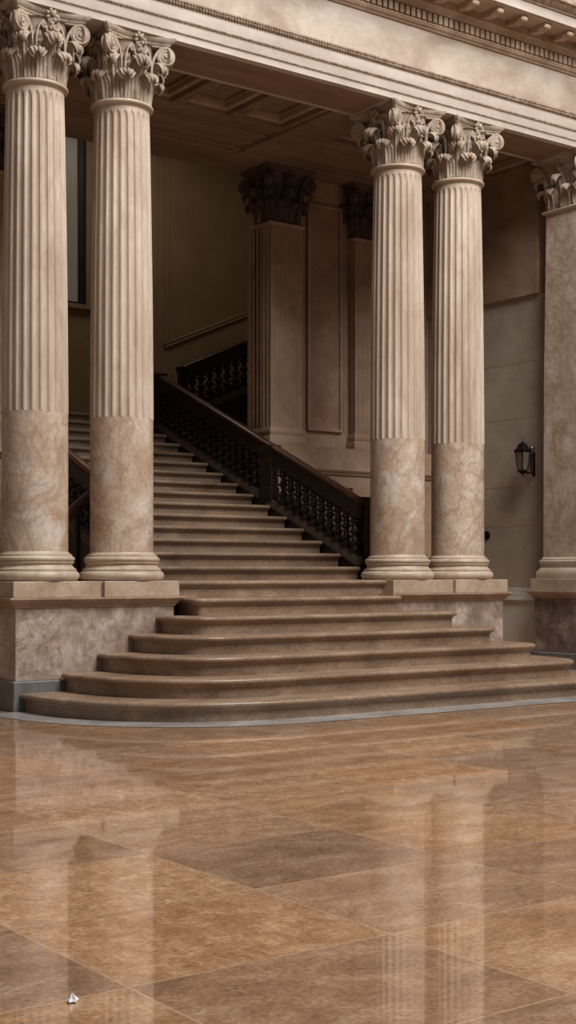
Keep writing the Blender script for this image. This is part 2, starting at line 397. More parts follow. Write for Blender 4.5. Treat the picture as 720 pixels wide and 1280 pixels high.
# ------------------------------------------------------------------ capital kit
ZA = 6.335                                   # astragal bottom
CZ = 6.40; CH = ZSOF - CZ                     # capital bottom / height
def bell_r(z): 
    t = max(0, min(1, z/.60)); return .292 + .018*t + .055*t**4
def leaf_mesh(h, W, round_bell=True, tipout=1.0, depth0=.004):
    """acanthus leaf: ribbed blade with notched lobes whose head curls outwards like a hood"""
    mb = MB(); NU, NV = 40, 28
    rho = .105*h + .017
    L1 = h - rho*1.0; arc = rho*PI*1.15; T = L1 + arc
    grid = []
    for i in range(NU+1):
        s = i/NU * T
        if s <= L1:
            u = s/L1; r = depth0 + .040*u**2.6*tipout; z = s
            tn = (.12*u**1.6*tipout, 1)
        else:
            a = PI - (s-L1)/rho
            r = depth0 + .040*tipout + rho*1.25*tipout*(1+math.cos(a)); z = L1 + rho*math.sin(a)
            tn = (math.sin(a), -math.cos(a))
        nl = math.hypot(*tn); nr, nz = tn[1]/nl, -tn[0]/nl
        uu = i/NU; sv = min(1, s/L1)
        w = W/2*(.80 + .20*math.sin(PI*min(1, sv)))
        hood = max(0.0, (s-L1)/arc)
        if hood > 0: w *= .80 + .28*math.sin(PI*min(hood*1.3, 1)) if hood < .55 else (.80+.28*math.sin(PI*.715))*math.sqrt(max(.02, 1-((hood-.55)/.47)**2))
        lob = abs(math.sin(PI*uu*5.5))
        row = []
        for j in range(NV+1):
            t = -1 + 2*j/NV
            ww = w*(1 - .24*(1-lob**.6)*abs(t)**2.5)
            x = t*ww
            rib = .015*math.exp(-(t/.11)**2) + .0095*math.cos(t*PI*4.6)*(.35+.65*abs(t)) - .018*(1-hood)*t*t
            rr = r + nr*rib - .030*t*t*min(1, hood*1.4); zz = z + nz*rib - .050*t*t*min(1, hood*1.4)
            if round_bell:
                rb = bell_r(min(zz, .5)); an = x/(rb+.02)
                row.append(((rb+rr)*math.sin(an), -(rb+rr)*math.cos(an), zz))
            else:
                row.append((x, -rr, zz))
        grid.append(row)
    n = NV+1
    vs = [p for r in grid for p in r]
    fs = [(i*n+j, i*n+j+1, (i+1)*n+j+1, (i+1)*n+j) for i in range(NU) for j in range(NV)]
    return mb.add(vs, fs)
def solid(o, t):
    m = o.modifiers.new('thickness', 'SOLIDIFY'); m.thickness = t; m.offset = -1; return o
def spiral_path(pc, zc, R, turns, stem, n=60):
    pts = list(stem)
    for i in range(n+1):
        th = turns*2*PI*i/n
        r = R*(1 - .86*(i/n)**.85)
        pts.append((pc + r*math.sin(th), zc + r*math.cos(th)))
    return pts
def scroll(pc, zc, R, turns, stem, width, thick, core=True, w_in=None):
    """scroll in the plane (p outward = -y local, z), width along local x"""
    mb = MB(); pts = spiral_path(pc, zc, R, turns, stem); rings = []
    n = len(pts); ns = len(stem)
    for i, (p, z) in enumerate(pts):
        a = pts[max(i-1,0)]; b = pts[min(i+1,n-1)]
        tx, tz = b[0]-a[0], b[1]-a[1]; l = math.hypot(tx, tz) or 1; tx /= l; tz /= l
        nx, nz = -tz, tx
        f = 0 if i < ns else (i-ns)/(n-ns)
        th = thick*(1 - .55*f); w = width/2*(.75 + .25*min(1, i/max(ns,1)) - .0*f + .12*f)
        hh = th/2
        ring = []
        for (sx, sn) in ((-1,-.9),(-1,.9),(-.8,1.15),(-.62,.55),(.62,.55),(.8,1.15),(1,.9),(1,-.9),(.7,-1),(-.7,-1)):
            ring.append((sx*w, -(p + nx*sn*hh), z + nz*sn*hh))
        rings.append(ring)
    mb.loops(rings)
    if core:
        q = []
        cw = width*.47
        for rr, x in ((R*.02,-cw*1.45),(R*.16,-cw*1.35),(R*.24,-cw*1.0),(R*.96,-cw*.86),(R*.96,cw*.86),(R*.24,cw*1.0),(R*.16,cw*1.35),(R*.02,cw*1.45)):
            q.append([(x, -(pc + rr*math.cos(2*PI*j/24)), zc + rr*math.sin(2*PI*j/24)) for j in range(24)])
        mb.loops(q)
    return mb
def abacus_mesh(tip=.45, mid=.352, z0=.595, h=.104):
    mb = MB(); out = []
    def outline(k):
        pts = []
        for q in range(4):
            a = q*PI/2; c, s_ = math.cos(a), math.sin(a)
            for i in range(17):
                t = -1 + 2*i/16
                x = t*(tip-.035); y = -(mid + (tip-.01-mid)*abs(t)**2.2)
                x *= k; y = y*k
                pts.append((x*c - y*s_, x*s_ + y*c))
        return pts
    prof = [(.84,0),(.86,.006),(.865,.022),(.895,.030),(.905,.045),(.93,.052),(.945,.056),(.96,.062),(.985,.075),(1.0,.09),(1.0,h)]
    return mb.loops([[(x, y, z0+z) for x, y in outline(k)] for k, z in prof])
def fleuron_mesh(y=-.375, z=.612):
    mb = MB(); rnd = random.Random(3)
    mb.blob((0, y-.035, z+.02), .03, .03, .032)
    for k in range(14):
        a = rnd.uniform(0, 2*PI); q = rnd.uniform(.03, .075)
        mb.blob((q*math.cos(a), y-.005+rnd.uniform(-.02,.02), z-.005+q*.85*math.sin(a)), rnd.uniform(.014,.024), .02, rnd.uniform(.014,.026))
    for k in range(7):
        a = 2*PI*k/7
        R_ = Matrix.Rotation(-a, 3, 'Y')
        mb.blob((.044*math.cos(a), y-.012, z+.01+.047*math.sin(a)), .030, .022, .020, R_)
    for k in range(16):
        mb.blob((rnd.uniform(-.05,.05), y+.01+rnd.uniform(-.02,.02), z+rnd.uniform(-.15,-.03)), .017, .018, .022)
    mb.tube([(0, y+.07, z-.2), (.006, y+.045, z-.12), (0, y+.02, z-.05)], .014, 7)
    for sx in (-1, 1):
        mb.blob((sx*.03, y+.02, z-.085), .022, .018, .036, Matrix.Rotation(sx*.5, 3, 'Y'))
    return mb
def stemcurve(p0, z0, pc, zt, n=10):
    return [(p0 + (pc-p0)*(i/n)**2.0, z0 + (zt-z0)*(1-(1-i/n)**1.6)) for i in range(n)]
def corner_volute_mesh(p0, pc, R=.100, zc=.498, dl=.45, width=.078):
    """two spirals splayed towards the neighbouring faces, meeting at the corner"""
    mb = MB(); tip = pc + R
    for sx in (-1, 1):
        s_ = scroll(pc, zc, R, 2.5, stemcurve(p0, .25, pc, zc+R), width, .028)
        c, n_ = math.cos(dl*sx), math.sin(dl*sx)
        vs = []
        for x, y, z in s_.v:
            x2, y2 = x + sx*width*.42, y + tip
            vs.append((x2*c - y2*n_ * -1 * -1, x2*n_ + y2*c - tip, z))
        mb.add(vs, s_.f)
    return mb
def build_capital(parent, mat, z):
    cap = MB().lathe([(bell_r(h*.06)-.004, h*.06) for h in range(11)] + [(.38,.602)], 40).build('capital', mat, parent, smooth=50, loc=(0,0,z))
    lf1 = solid(leaf_mesh(.285, .195).build('acanthus_leaf', mat, cap, smooth=60, rot=(0,0,PI/8)), .009)
    for k in range(1, 8): inst(lf1, cap, rot=(0,0,PI/8+k*PI/4))
    lf2 = solid(leaf_mesh(.440, .185, tipout=1.0, depth0=.002).build('acanthus_leaf', mat, cap, smooth=60), .009)
    for k in range(1, 8): inst(lf2, cap, rot=(0,0,k*PI/4))
    vo = corner_volute_mesh(.33, .488).build('corner_volute', mat, cap, smooth=45, rot=(0,0,PI/4))
    for k in range(1, 4): inst(vo, cap, rot=(0,0,PI/4+k*PI/2))
    cq = MB()
    pts = [(.0, -(bell_r(z_)+.012+.05*max(0, z_-.33)), z_) for z_ in (0, .1, .2, .3, .36, .41)]
    cq.tube(pts, .019, 8, up=(0,-1,0)).blob((0, -(bell_r(.36)+.02), .36), .030, .026, .018).blob((0, -(bell_r(.42)+.03), .425), .034, .03, .038)
    for q_ in range(5): cq.blob(((q_-2)*.017, -(bell_r(.42)+.05-.004*abs(q_-2)), .43+.008*(q_%2)), .009, .012, .034)
    cl = cq.build('caulicolus', mat, cap, smooth=60, rot=(0,0,PI/8))
    for k in range(1, 8): inst(cl, cap, rot=(0,0,PI/8+k*PI/4))
    # inner helices lie in the face plane: scroll turned a quarter, one each side
    hx = MB()
    for sx in (-1, 1):
        s_ = scroll(.085-.02, .525, .045, 1.9, stemcurve(.16, .30, .065, .57), .05, .016)
        # map: outward p (-y) -> towards the middle of the face
        hx.add([(sx*(-y - .0) if True else 0, -.352 + x*.8, zz) for x, y, zz in s_.v], s_.f)
    h_ = hx.build('helix', mat, cap, smooth=45)
    for k in range(1, 4): inst(h_, cap, rot=(0,0,k*PI/2))
    fl_ = fleuron_mesh().build('fleuron', mat, cap, smooth=60)
    for k in range(1, 4): inst(fl_, cap, rot=(0,0,k*PI/2))
    abacus_mesh().build('abacus', mat, cap, smooth=30)
    return cap

# ------------------------------------------------------------------ fluted columns
def shaft_mesh(z0, z1, r0, r1, nf=24, depth=.018, ent=.012):
    mb = MB(); rings = []
    K = 12
    zs = [z0, z0+.001] + [z0 + .012 + (z1-.16-z0)*i/12 for i in range(13)]
    top = z1 - .06
    zs = [z for z in zs if z < top-.10] + [top-.085, top-.06, top-.035, top-.018, top-.006, top, z1]
    for z in zs:
        t = (z-z0)/(z1-z0)
        r = r0 + (r1-r0)*(.35*t + .65*t*t)
        ring = []
        for f in range(nf):
            for j in range(K):
                a = 2*PI*(f + j/K)/nf
                u = j/K
                d = 0
                if .14 < u < .86+1e-6:
                    q = (u-.5)/.36
                    prof = math.sqrt(max(0, 1-q*q))
                    if z > top-.09:      # rounded flute head
                        hgt = (z-(top-.09))/.09
                        lim = math.sqrt(max(0, 1-min(1,hgt)**2))
                        d = depth*max(0.0, min(prof, math.sqrt(max(0, lim*lim-q*q))))if abs(q) < lim else 0
                    else: d = depth*prof
                ring.append(((r-d)*math.cos(a), (r-d)*math.sin(a), z))
        rings.append(ring)
    return mb.loops(rings)
R0, R1 = .342, .298
RD = R0 - .002
def base_prof(r):
    p = [(r+.117, 0)]
    for i in range(9):
        a = -PI/2 + PI*i/8; p.append((r+.062 + .053*math.cos(a), .056 + .053*math.sin(a)))
    p += [(r+.082,.110),(r+.082,.124)]
    for i in range(1,7):
        a = i/7; p.append((r+.080 - .038*math.sin(PI*a*.5+.0) - .008*math.sin(PI*a), .124 + .062*a))
    p += [(r+.058,.190),(r+.058,.202)]
    for i in range(7):
        a = -PI/2 + PI*i/6; p.append((r+.040 + .027*math.cos(a), .229 + .027*math.sin(a)))
    p += [(r+.038,.258),(r+.038,.276),(r+.020,.282),(r+.008,.292),(r,.306)]
    return p
ZD0, ZD1 = ZP1+.306, 3.03
def build_column():
    root = empty('fluted_column', (0,0,ZP0))
    g = lambda z: z - ZP0
    MB().box(-PW, PW, -PW, PW, 0, ZP1-ZP0).build('plinth', M_plinth, root, bevel=.006)
    MB().lathe(base_prof(R0), 64, z=g(ZP1)).build('base', M_base, root, smooth=35)
    MB().lathe([(RD, g(ZD0)), (RD, g((ZD0+ZD1)/2)), (RD-.001, g(ZD1))], 64).build('drum', M_drum, root, smooth=35)
    shaft_mesh(g(ZD1), g(ZA+.0), R0, R1).build('shaft', M_shaft, root, smooth=32)
    pr = [(R1-.004, 0), (R1+.012,.002), (R1+.013,.014)]
    for i in range(7):
        a = -PI/2 + PI*i/6; pr.append((R1+.022+.022*math.cos(a), .038+.022*math.sin(a)))
    pr += [(R1+.0, .065)]
    MB().lathe(pr, 64, z=g(ZA)).build('astragal', M_base, root, smooth=40)
    build_capital(root, M_cap, g(CZ))
    return root
c0 = build_column()
cols = [(PAIR[0]-SP, 'leftmost fluted column, cut by the left edge of the picture, on the left pedestal'),
        (PAIR[0]+SP, 'fluted column on the left pedestal, immediately left of the stairs, second from the left edge'),
        (PAIR[1]-SP, 'fluted column on the right pedestal, standing right against the lower end of the dark balustrade'),
        (PAIR[1]+SP, 'fluted column on the right pedestal, nearest the wall lantern')]
for i, (x, lab) in enumerate(cols):
    c = c0 if i == 0 else copy_tree(c0)
    c.location = (x, CY, ZP0)
    tag(c, lab, 'column', 'fluted columns on the pedestals')
# thin filler slabs between the twin plinths
for cx, lab in zip(PAIR, ('narrow recessed stone filler between the two plinths of the left pedestal', 'narrow recessed stone filler between the two plinths of the right pedestal')):
    o = MB().box(cx-SP+PW+.001, cx+SP-PW-.001, CY-PW+.05, CY+PW-.05, ZP0, ZP1-.004).build('plinth_filler', M_plinth, None, bevel=.003)
    tag(o, lab, 'stone block', 'plinth fillers')

# ------------------------------------------------------------------ square piers and inner pilasters
flat1 = leaf_mesh(.28, .18, False); flat2 = leaf_mesh(.44, .18, False)
def square_capital(parent, mat, z, hx, hy, zscale=1.0, faces=(0,1,2,3)):
    """capital of a pier hx, hy half sizes"""
    cap = rect_prof(MB(), -hx, hx, -hy, hy, [(-.01,0),(0,.3),(.02,.5),(.05,.602)]).build('capital', mat, parent, bevel=.01, loc=(0,0,z))
    cap.scale = (1,1,zscale)
    l1 = l2 = vo = fl_ = None
    for q in faces:
        wd = hx if q % 2 == 0 else hy; dp = hy if q % 2 == 0 else hx
        ang = q*PI/2
        def place(x, d): 
            return (x*math.cos(ang) + d*math.sin(ang), x*math.sin(ang) - d*math.cos(ang), 0)
        for x in ((-wd*.5, wd*.5) if wd > .15 else (0,)):
            if l1 is None: l1 = solid(flat1.build('acanthus_leaf', mat, cap, smooth=60), .009); l1.location = place(x, dp-.005); l1.rotation_euler = (0,0,ang)
            else: inst(l1, cap, place(x, dp-.005), (0,0,ang))
        if l2 is None: l2 = solid(flat2.build('acanthus_leaf', mat, cap, smooth=60), .009); l2.location = place(0, dp); l2.rotation_euler = (0,0,ang)
        else: inst(l2, cap, place(0, dp), (0,0,ang))
        f = fl_ if fl_ else fleuron_mesh(-.02, .612).build('fleuron', mat, cap, smooth=60)
        if fl_ is None: fl_ = f; f.location = place(0, dp+.05); f.rotation_euler = (0,0,ang)
        else: inst(f, cap, place(0, dp+.05), (0,0,ang))
    for q in range(4):
        sx = (-1, 1, 1, -1)[q]; sy = (-1, -1, 1, 1)[q]
        ang = -PI/4 + q*PI/2
        loc = (sx*(hx-.02), sy*(hy-.02), 0)
        for src in (l1, l2): inst(src, cap, loc, (0,0,ang))
        if vo is None:
            vo = corner_volute_mesh(.02, .155, .095, .50).build('corner_volute', mat, cap, smooth=45)
            vo.location = loc; vo.rotation_euler = (0,0,ang)
        else: inst(vo, cap, loc, (0,0,ang))
    t = .14
    rect_prof(MB(), -hx, hx, -hy, hy, [(.05,.597),(.06,.605),(.065,.622),(.09,.632),(.10,.645),(.12,.655),(.14,.672),(.15,.69),(.15,.699)]).build('abacus', mat, cap, smooth=30)
    return cap
def square_prof(hx, hy, prof): return rect_prof(MB(), -hx, hx, -hy, hy, prof)
def sq_base(s=1.0):
    return [(.105*s,0),(.117*s,.03*s),(.117*s,.08*s),(.105*s,.108*s),(.08*s,.112*s),(.08*s,.124*s),(.045*s,.15*s),(.04*s,.18*s),(.055*s,.19*s),(.055*s,.202*s),(.066*s,.215*s),(.066*s,.245*s),(.055*s,.256*s),(.036*s,.26*s),(.036*s,.276*s),(.01*s,.29*s),(0,.306*s)]
# plain pier at the right edge
pier = empty('square_pier', (PX0+.45, CY, ZP0)); tag(pier, 'square unfluted marble pier at the right edge of the picture, beyond the lantern', 'pier')
g = lambda z: z - ZP0
MB().box(-PW, PW, -PW, PW, .0015, ZP1-ZP0).build('plinth', M_plinth, pier, bevel=.006)
hx = .325
square_prof(hx, hx, [(d*.6, g(ZP1)+z) for d, z in sq_base()]).build('base', M_base, pier, smooth=30)
square_prof(hx, hx, [(0, g(ZD0)), (-.005, g(4)), (-.028, g(ZA))]).build('shaft', M_drum, pier, bevel=.005)
square_prof(hx-.028, hx-.028, [(-.004,g(ZA)),(.012,g(ZA+.002)),(.014,g(ZA+.016)),(.035,g(ZA+.02)),(.044,g(ZA+.038)),(.035,g(ZA+.058)),(0,g(CZ))]).build('astragal', M_base, pier, smooth=40)
square_capital(pier, M_cap, g(CZ), hx-.03, hx-.03, faces=(0,1,2,3))
# inner fluted piers flanking the stair opening
def fluted_square(hx, hy, z0, z1, nfx, nfy, depth=.016):
    mb = MB(); ring = []
    def side(n, L):
        pts = []
        m = L/n*0.10
        for f in range(n):
            a0 = -L/2 + L*f/n; w = L/n
            for j in range(9):
                u = j/8; q = (u-.5)/.36
                d = depth*math.sqrt(1-q*q) if abs(q) < 1 else 0
                if j < 8: pts.append((a0 + w*u, d))
        return pts
    for q, (n, L, dp) in enumerate(((nfx, 2*hx, hy), (nfy, 2*hy, hx), (nfx, 2*hx, hy), (nfy, 2*hy, hx))):
        a = q*PI/2; c, s_ = math.cos(a), math.sin(a)
        for x, d in side(n, L):
            y = -(dp - d); ring.append((x*c - y*s_, x*s_ + y*c))
    return mb.loops([[(x, y, z) for x, y in ring] for z in (z0, z0+.02, z1-.02, z1)])
ZI = 3.185
def inner_pier(x, y, hx, hy, label, nfx=7, nfy=5, name='fluted_inner_pier', group=None):
    r = empty(name, (x, y, ZI)); tag(r, label, 'pier', group)
    g2 = lambda z: z - ZI
    s = .8; k = .55
    square_prof(hx, hy, [(d*k, z) for d, z in sq_base(s)]).build('base', M_pil, r, smooth=30)
    fluted_square(hx, hy, .306*s, g2(6.27), nfx, nfy).build('shaft', M_pil, r, smooth=32)
    square_prof(hx, hy, [(-.004,g2(6.27)),(.012,g2(6.275)),(.03,g2(6.29)),(.034,g2(6.31)),(.01,g2(6.33))]).build('astragal', M_pil, r, smooth=40)
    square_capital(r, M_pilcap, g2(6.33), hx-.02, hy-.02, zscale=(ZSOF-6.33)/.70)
    return r
PYF = 15.68
inner_pier(11.13+.28, PYF+.23, .28, .23, 'dim fluted inner pier with dark capital, rising behind the handrail right of the stairs', group='inner piers')
inner_pier(2*BAY-11.41, PYF+.23, .28, .23, 'dim fluted inner pier almost hidden behind the leftmost fluted column', group='inner piers')
inner_pier(12.94, PYF+.2, .24, .14, 'dim fluted wall pilaster partly hidden behind the third column from the left', 6, 3, 'fluted_wall_pilaster', group='wall pilasters')
inner_pier(2*BAY-12.94, PYF+.2, .24, .14, 'dim fluted wall pilaster beyond the left edge behind the left column pair', 6, 3, 'fluted_wall_pilaster', group='wall pilasters')

# ------------------------------------------------------------------ porch walls
WY0, WY1 = 15.90, 16.25
def porch_wall(x0, x1, side, inner):
    w = MB().box(x0, x1, WY0, WY1, 0, ZSOF+.4).build('wall_rear_'+side, M_pil); structure(w)
    xs = (x0, x1)
    # dado: projecting base carrying the piers
    d = MB(); d.box(x0, x1, PYF-.06, WY0-.002, 0, 2.78)
    rd = d.build('trim_dado_'+side, M_pil, None, bevel=.006); structure(rd, 'stone dado below the inner pilasters')
    c = MB()
    prof = [(0,2.78),(0.0,2.785),(.03,2.80),(.035,2.82),(.06,2.84),(.07,2.862),(.04,2.868),(.03,2.90),(.03,ZI-.002)]
    c.loops([[(x, PYF-.06-d_, z) for d_, z in prof] + [(x, WY0-.002, ZI-.002), (x, WY0-.002, 2.78)] for x in xs])
    structure(c.build('trim_cornice_'+side, M_pil, None, smooth=30), 'dado cap moulding under the inner pilasters')
    return w
porch_wall(11.13, 14.29, 'right', 11.02)
porch_wall(4.14, 2*BAY-11.13, 'left', 7.41)
# panels on the rear wall between pier and pilaster (recess frame + pink marble)
def wall_panel(name, x0, x1, z0, z1, y, mat_frame, mat_panel, label, fw=.05):
    r = empty(name, ((x0+x1)/2, y, z0)); tag(r, label, 'wall panel')
    local(MB().box(x0, x1, y-.02, y-.002, z0, z1).build('panel', mat_panel), r)
    mb = MB()
    mb.box(x0, x1, y-.055, y-.002, z0, z0+fw).box(x0, x1, y-.055, y-.002, z1-fw, z1)
    mb.box(x0, x0+fw, y-.055, y-.002, z0+fw, z1-fw).box(x1-fw, x1, y-.055, y-.002, z0+fw, z1-fw)
    local(mb.build('frame', mat_frame, None, bevel=.012), r)
    return r
wall_panel('marble_wall_panel', 11.92, 12.56, 3.44, 6.75, WY0, M_pil, M_pink, 'dim pinkish marble panel in a stone frame between the inner pier and the wall pilaster')
wall_panel('dado_panel', 11.74, 12.57, 1.1, 2.66, PYF-.06, M_pil, M_pink, 'sunk stone dado panel seen just above the lower end of the stair handrail')
# right hand end wall with the lantern, ashlar joints are fine grooves
XW = 14.3
w = MB().box(XW, XW+.3, 13.46, WY1, 1.16, 5.33).build('wall_right', M_wall); structure(w)
w = MB().box(XW-.05, XW+.3, 13.56, WY1, 5.33, ZSOF+.4).build('wall_right_upper', M_pil, None, bevel=.008); structure(w)
mb = MB()
for d, z0, z1 in ((.03, 0, .2), (.015, .2, .98), (.05, .98, 1.02), (.035, 1.02, 1.09), (.015, 1.09, 1.16)):
    mb.box(XW-d, XW+.3, 13.47, WY1, z0, z1)
structure(mb.build('baseboard_right', M_wallw, None, bevel=.006), 'pale grey wall base between the two right pedestals')
mb = MB()
for z in (2.05, 2.62, 3.6, 4.4): mb.box(XW-.0025, XW+.01, 13.47, WY0-.01, z, z+.006)
structure(mb.build('trim_3', M_corn), 'thin mortar joints in the wall behind the lantern')
w = MB().box(3.83, 4.13, 13.40, WY1, 0, ZSOF+.4).build('wall_left', M_wall); structure(w)
w = MB().box(14.96, 20, 13.395, 13.66, 0, ZSOF+1.5).build('wall_front_right', M_wall); structure(w)
w = MB().box(-4, 3.83, 13.395, 13.66, 0, ZSOF+1.5).build('wall_front_left', M_wall); structure(w)

# ------------------------------------------------------------------ stair hall
HX0, HX1, HY1, HZ = 7.1, 15.4, 21.5, 9.6
structure(MB().box(HX0-.3, HX0, WY1+.06, HY1+.3, 0, HZ).build('wall_hall_left', M_hall))
structure(MB().box(HX1, HX1+.3, WY1, HY1+.3, 0, HZ).build('wall_hall_right', M_hall))
WX0, WX1, WZ0, WZ1 = 7.13, 11.30, 6.06, 9.2
mb = MB(); mb.box(HX0, HX1, HY1, HY1+.3, 0, WZ0).box(HX0, WX0, HY1, HY1+.3, WZ0, WZ1).box(WX1, HX1, HY1, HY1+.3, WZ0, WZ1).box(HX0, HX1, HY1, HY1+.3, WZ1, HZ)
structure(mb.build('wall_back', M_hall))
win = empty('window_1', (BAY, HY1+.1, WZ0)); structure(win, 'dim frosted window high on the back wall, seen between the two left columns')
mb = MB(); fw = .12
mb.box(WX0, WX1, HY1+.05, HY1+.16, WZ0, WZ0+.06).box(WX0, WX1, HY1+.05, HY1+.16, WZ1-fw, WZ1).box(WX0, WX0+fw, HY1+.05, HY1+.16, WZ0+.06, WZ1-fw).box(WX1-fw, WX1, HY1+.05, HY1+.16, WZ0+.06, WZ1-fw).box(BAY-.05, BAY+.05, HY1+.05, HY1+.16, WZ0+.06, WZ1-fw)
local(mb.build('window_frame', M_dark), win)
local(MB().box(WX0+fw, WX1-fw, HY1+.09, HY1+.11, WZ0+.06, WZ1-fw).build('pane', M_pane), win)
local(MB().box(WX0-.05, WX1+.1, HY1-.10, HY1-.002, WZ0-.09, WZ0-.005).build('window_sill', M_hall, None, bevel=.01), win)
structure(MB().box(HX0-.3, HX1+.3, WY1-.35, HY1+.3, HZ, HZ+.2).build('ceiling_hall', M_hall))
structure(MB().box(HX0-.3, HX1+.3, WY1-.33, WY1, ZSOF+.42, HZ).build('wall_hall_front', M_hall))
# sloping panel frame on the back wall, following the upper flight
pr = empty('sloping_wall_panel', (12.9, HY1, 5.5)); tag(pr, 'dark plaster wall panel with a sloping moulded foot, above the upper stair flight', 'wall panel')
sl = .43
def frame_piece(p0, p1, w=.10, d=.05):
    mb = MB(); x0, z0 = p0; x1, z1 = p1
    sect = [(-.5*w,0),(-.5*w,-d*.6),(-.25*w,-d),(-.1*w,-d*.7),(.1*w,-d*.7),(.3*w,-d),(.5*w,-d*.4),(.5*w,0)]
    t = Vector((x1-x0, z1-z0)).normalized(); n = Vector((-t.y, t.x))
    return mb.loops([[(x + n.x*a, HY1-.001+b, z + n.y*a) for a, b in sect] for x, z in ((x0,z0),(x1,z1))])
local(frame_piece((12.88, 5.50), (15.3, 5.50+sl*2.42)).build('sloping_moulding', M_hall, None, smooth=30), pr)
local(frame_piece((12.93, 5.58), (12.93, 9.2)).build('side_moulding', M_hall, None, smooth=30), pr)
local(MB().box(12.2, 12.7, HY1-.07, HY1-.002, ZL, 9.4).build('flat_pilaster', M_hall, None, bevel=.01), pr)

# ------------------------------------------------------------------ ceiling of the porch
structure(MB().box(3.83, 14.6, YB+.001, WY1, ZSOF+.42, ZSOF+.6).build('ceiling', M_ceil))
# beams
def beam(name, x0, x1, y0, y1, label, sunk=None):
    mb = MB().box(x0, x1, y0, y1, ZSOF, ZSOF+.419)
    o = mb.build(name, M_ceil, None, bevel=.008); tag(o, label, 'ceiling beam', 'ceiling beams'); return o
beam('ceiling_beam', 4.14, 14.249, 15.51, 15.899, 'ceiling beam along the rear wall, over the inner piers')
beam('ceiling_beam', 10.47, 11.15, YB+.001, 15.509, 'ceiling beam running back from the right column pair to the inner pier')
beam('ceiling_beam', 2*BAY-11.15, 2*BAY-10.47, YB+.001, 15.509, 'ceiling beam running back from the left column pair')
structure(MB().box(7.311, 11.119, 15.90, WY1, ZSOF, ZSOF+.419).build('trim_lintel', M_ceil, None, bevel=.008), 'lintel over the stair opening')
def coffer(x0, x1, y0, y1, label, z=ZSOF+.03):
    """coffer: stepped frame hanging below the ceiling slab"""
    r = empty('ceiling_coffer', ((x0+x1)/2, (y0+y1)/2, z)); tag(r, label, 'coffer', 'ceiling coffers')
    def ring(a, b, z0, z1):
        mb = MB()
        R = [[(x0+a, y0+a), (x1-a, y0+a), (x1-a, y1-a), (x0+a, y1-a)], [(x0+b, y0+b), (x1-b, y0+b), (x1-b, y1-b), (x0+b, y1-b)]]
        v = []
        for zz in (z0, z1):
            for q in R: v += [(x, y, zz) for x, y in q]
        f = []
        for i in range(4):
            j = (i+1) % 4
            f += [(i, j, 4+j, 4+i), (8+i, 12+i, 12+j, 8+j), (i, 8+i, 8+j, j), (4+i, 4+j, 12+j, 12+i)]
        return mb.add(v, f)
    local(ring(0.001, .075, z, ZSOF+.415).build('outer_frame', M_ceil, None, bevel=.01), r)
    local(ring(.0755, .15, z+.06, ZSOF+.415).build('middle_frame', M_corn, None, bevel=.014), r)
    local(ring(.1505, .20, z+.12, ZSOF+.415).build('inner_frame', M_ceil, None, bevel=.012), r)
    local(MB().box(x0+.2005, x1-.2005, y0+.2005, y1-.2005, z+.16, ZSOF+.415).build('panel', M_ceil), r)
xs = [7.961 + i*.8359 for i in range(4)]
nm = ['left', 'middle', 'right']
for i in range(3):
    coffer(xs[i], xs[i+1], YB+.004, 14.48, 'sunk ceiling coffer over the stairs, %s of the three in its row' % ('leftmost', 'middle one', 'rightmost')[i])
for s, (xa, xb) in (('right', (11.152, 14.247)), ('left', (4.133, 7.278))):
    for i in range(3):
        w_ = (xb-xa)/3
        coffer(xa+w_*i, xa+w_*(i+1), YB+.004, 14.48, 'sunk ceiling coffer in the %s side bay, %s of the three behind the columns' % (s, ('leftmost', 'middle one', 'rightmost')[i]))
mb = MB()
for xa, xb in ((7.961, 10.469), (11.152, 14.247), (4.133, 7.278)):
    mb.box(xa, xb, 14.481, 15.509, ZSOF+.06, ZSOF+.418)
    for y in (14.52, 15.45): mb.box(xa, xb, y-.03, y+.03, ZSOF+.03, ZSOF+.06)
    for y in (14.8, 15.2): mb.box(xa, xb, y-.02, y+.02, ZSOF+.045, ZSOF+.06)
structure(mb.build('trim_4', M_ceil, None, bevel=.008), 'flat moulded ceiling band behind the coffers')

# ------------------------------------------------------------------ entablature
EX0, EX1 = -4.0, 20.0
ent = empty('entablature', (BAY, CY, ZSOF)); tag(ent, 'pale carved stone entablature running across the tops of all the columns', 'entablature')
def ext(prof, x0=EX0, x1=EX1):      # prof closed list of (y, z)
    return MB().loops([[(x, y, z) for y, z in prof] for x in (x0, x1)])
def front(ps, yb=YB): return [(y, z) for y, z in ps] + [(yb, ps[-1][1]), (yb, ps[0][1])]
E = lambda name, mat, ps, yb=YB, smooth=30: local(ext(front(ps, yb)).build(name, mat, None, smooth=smooth), ent)
E('architrave', M_ent, [(12.63,7.10),(12.61,7.105),(12.61,7.175),(12.60,7.205),(12.60,7.30),(12.588,7.335),(12.588,7.47)])
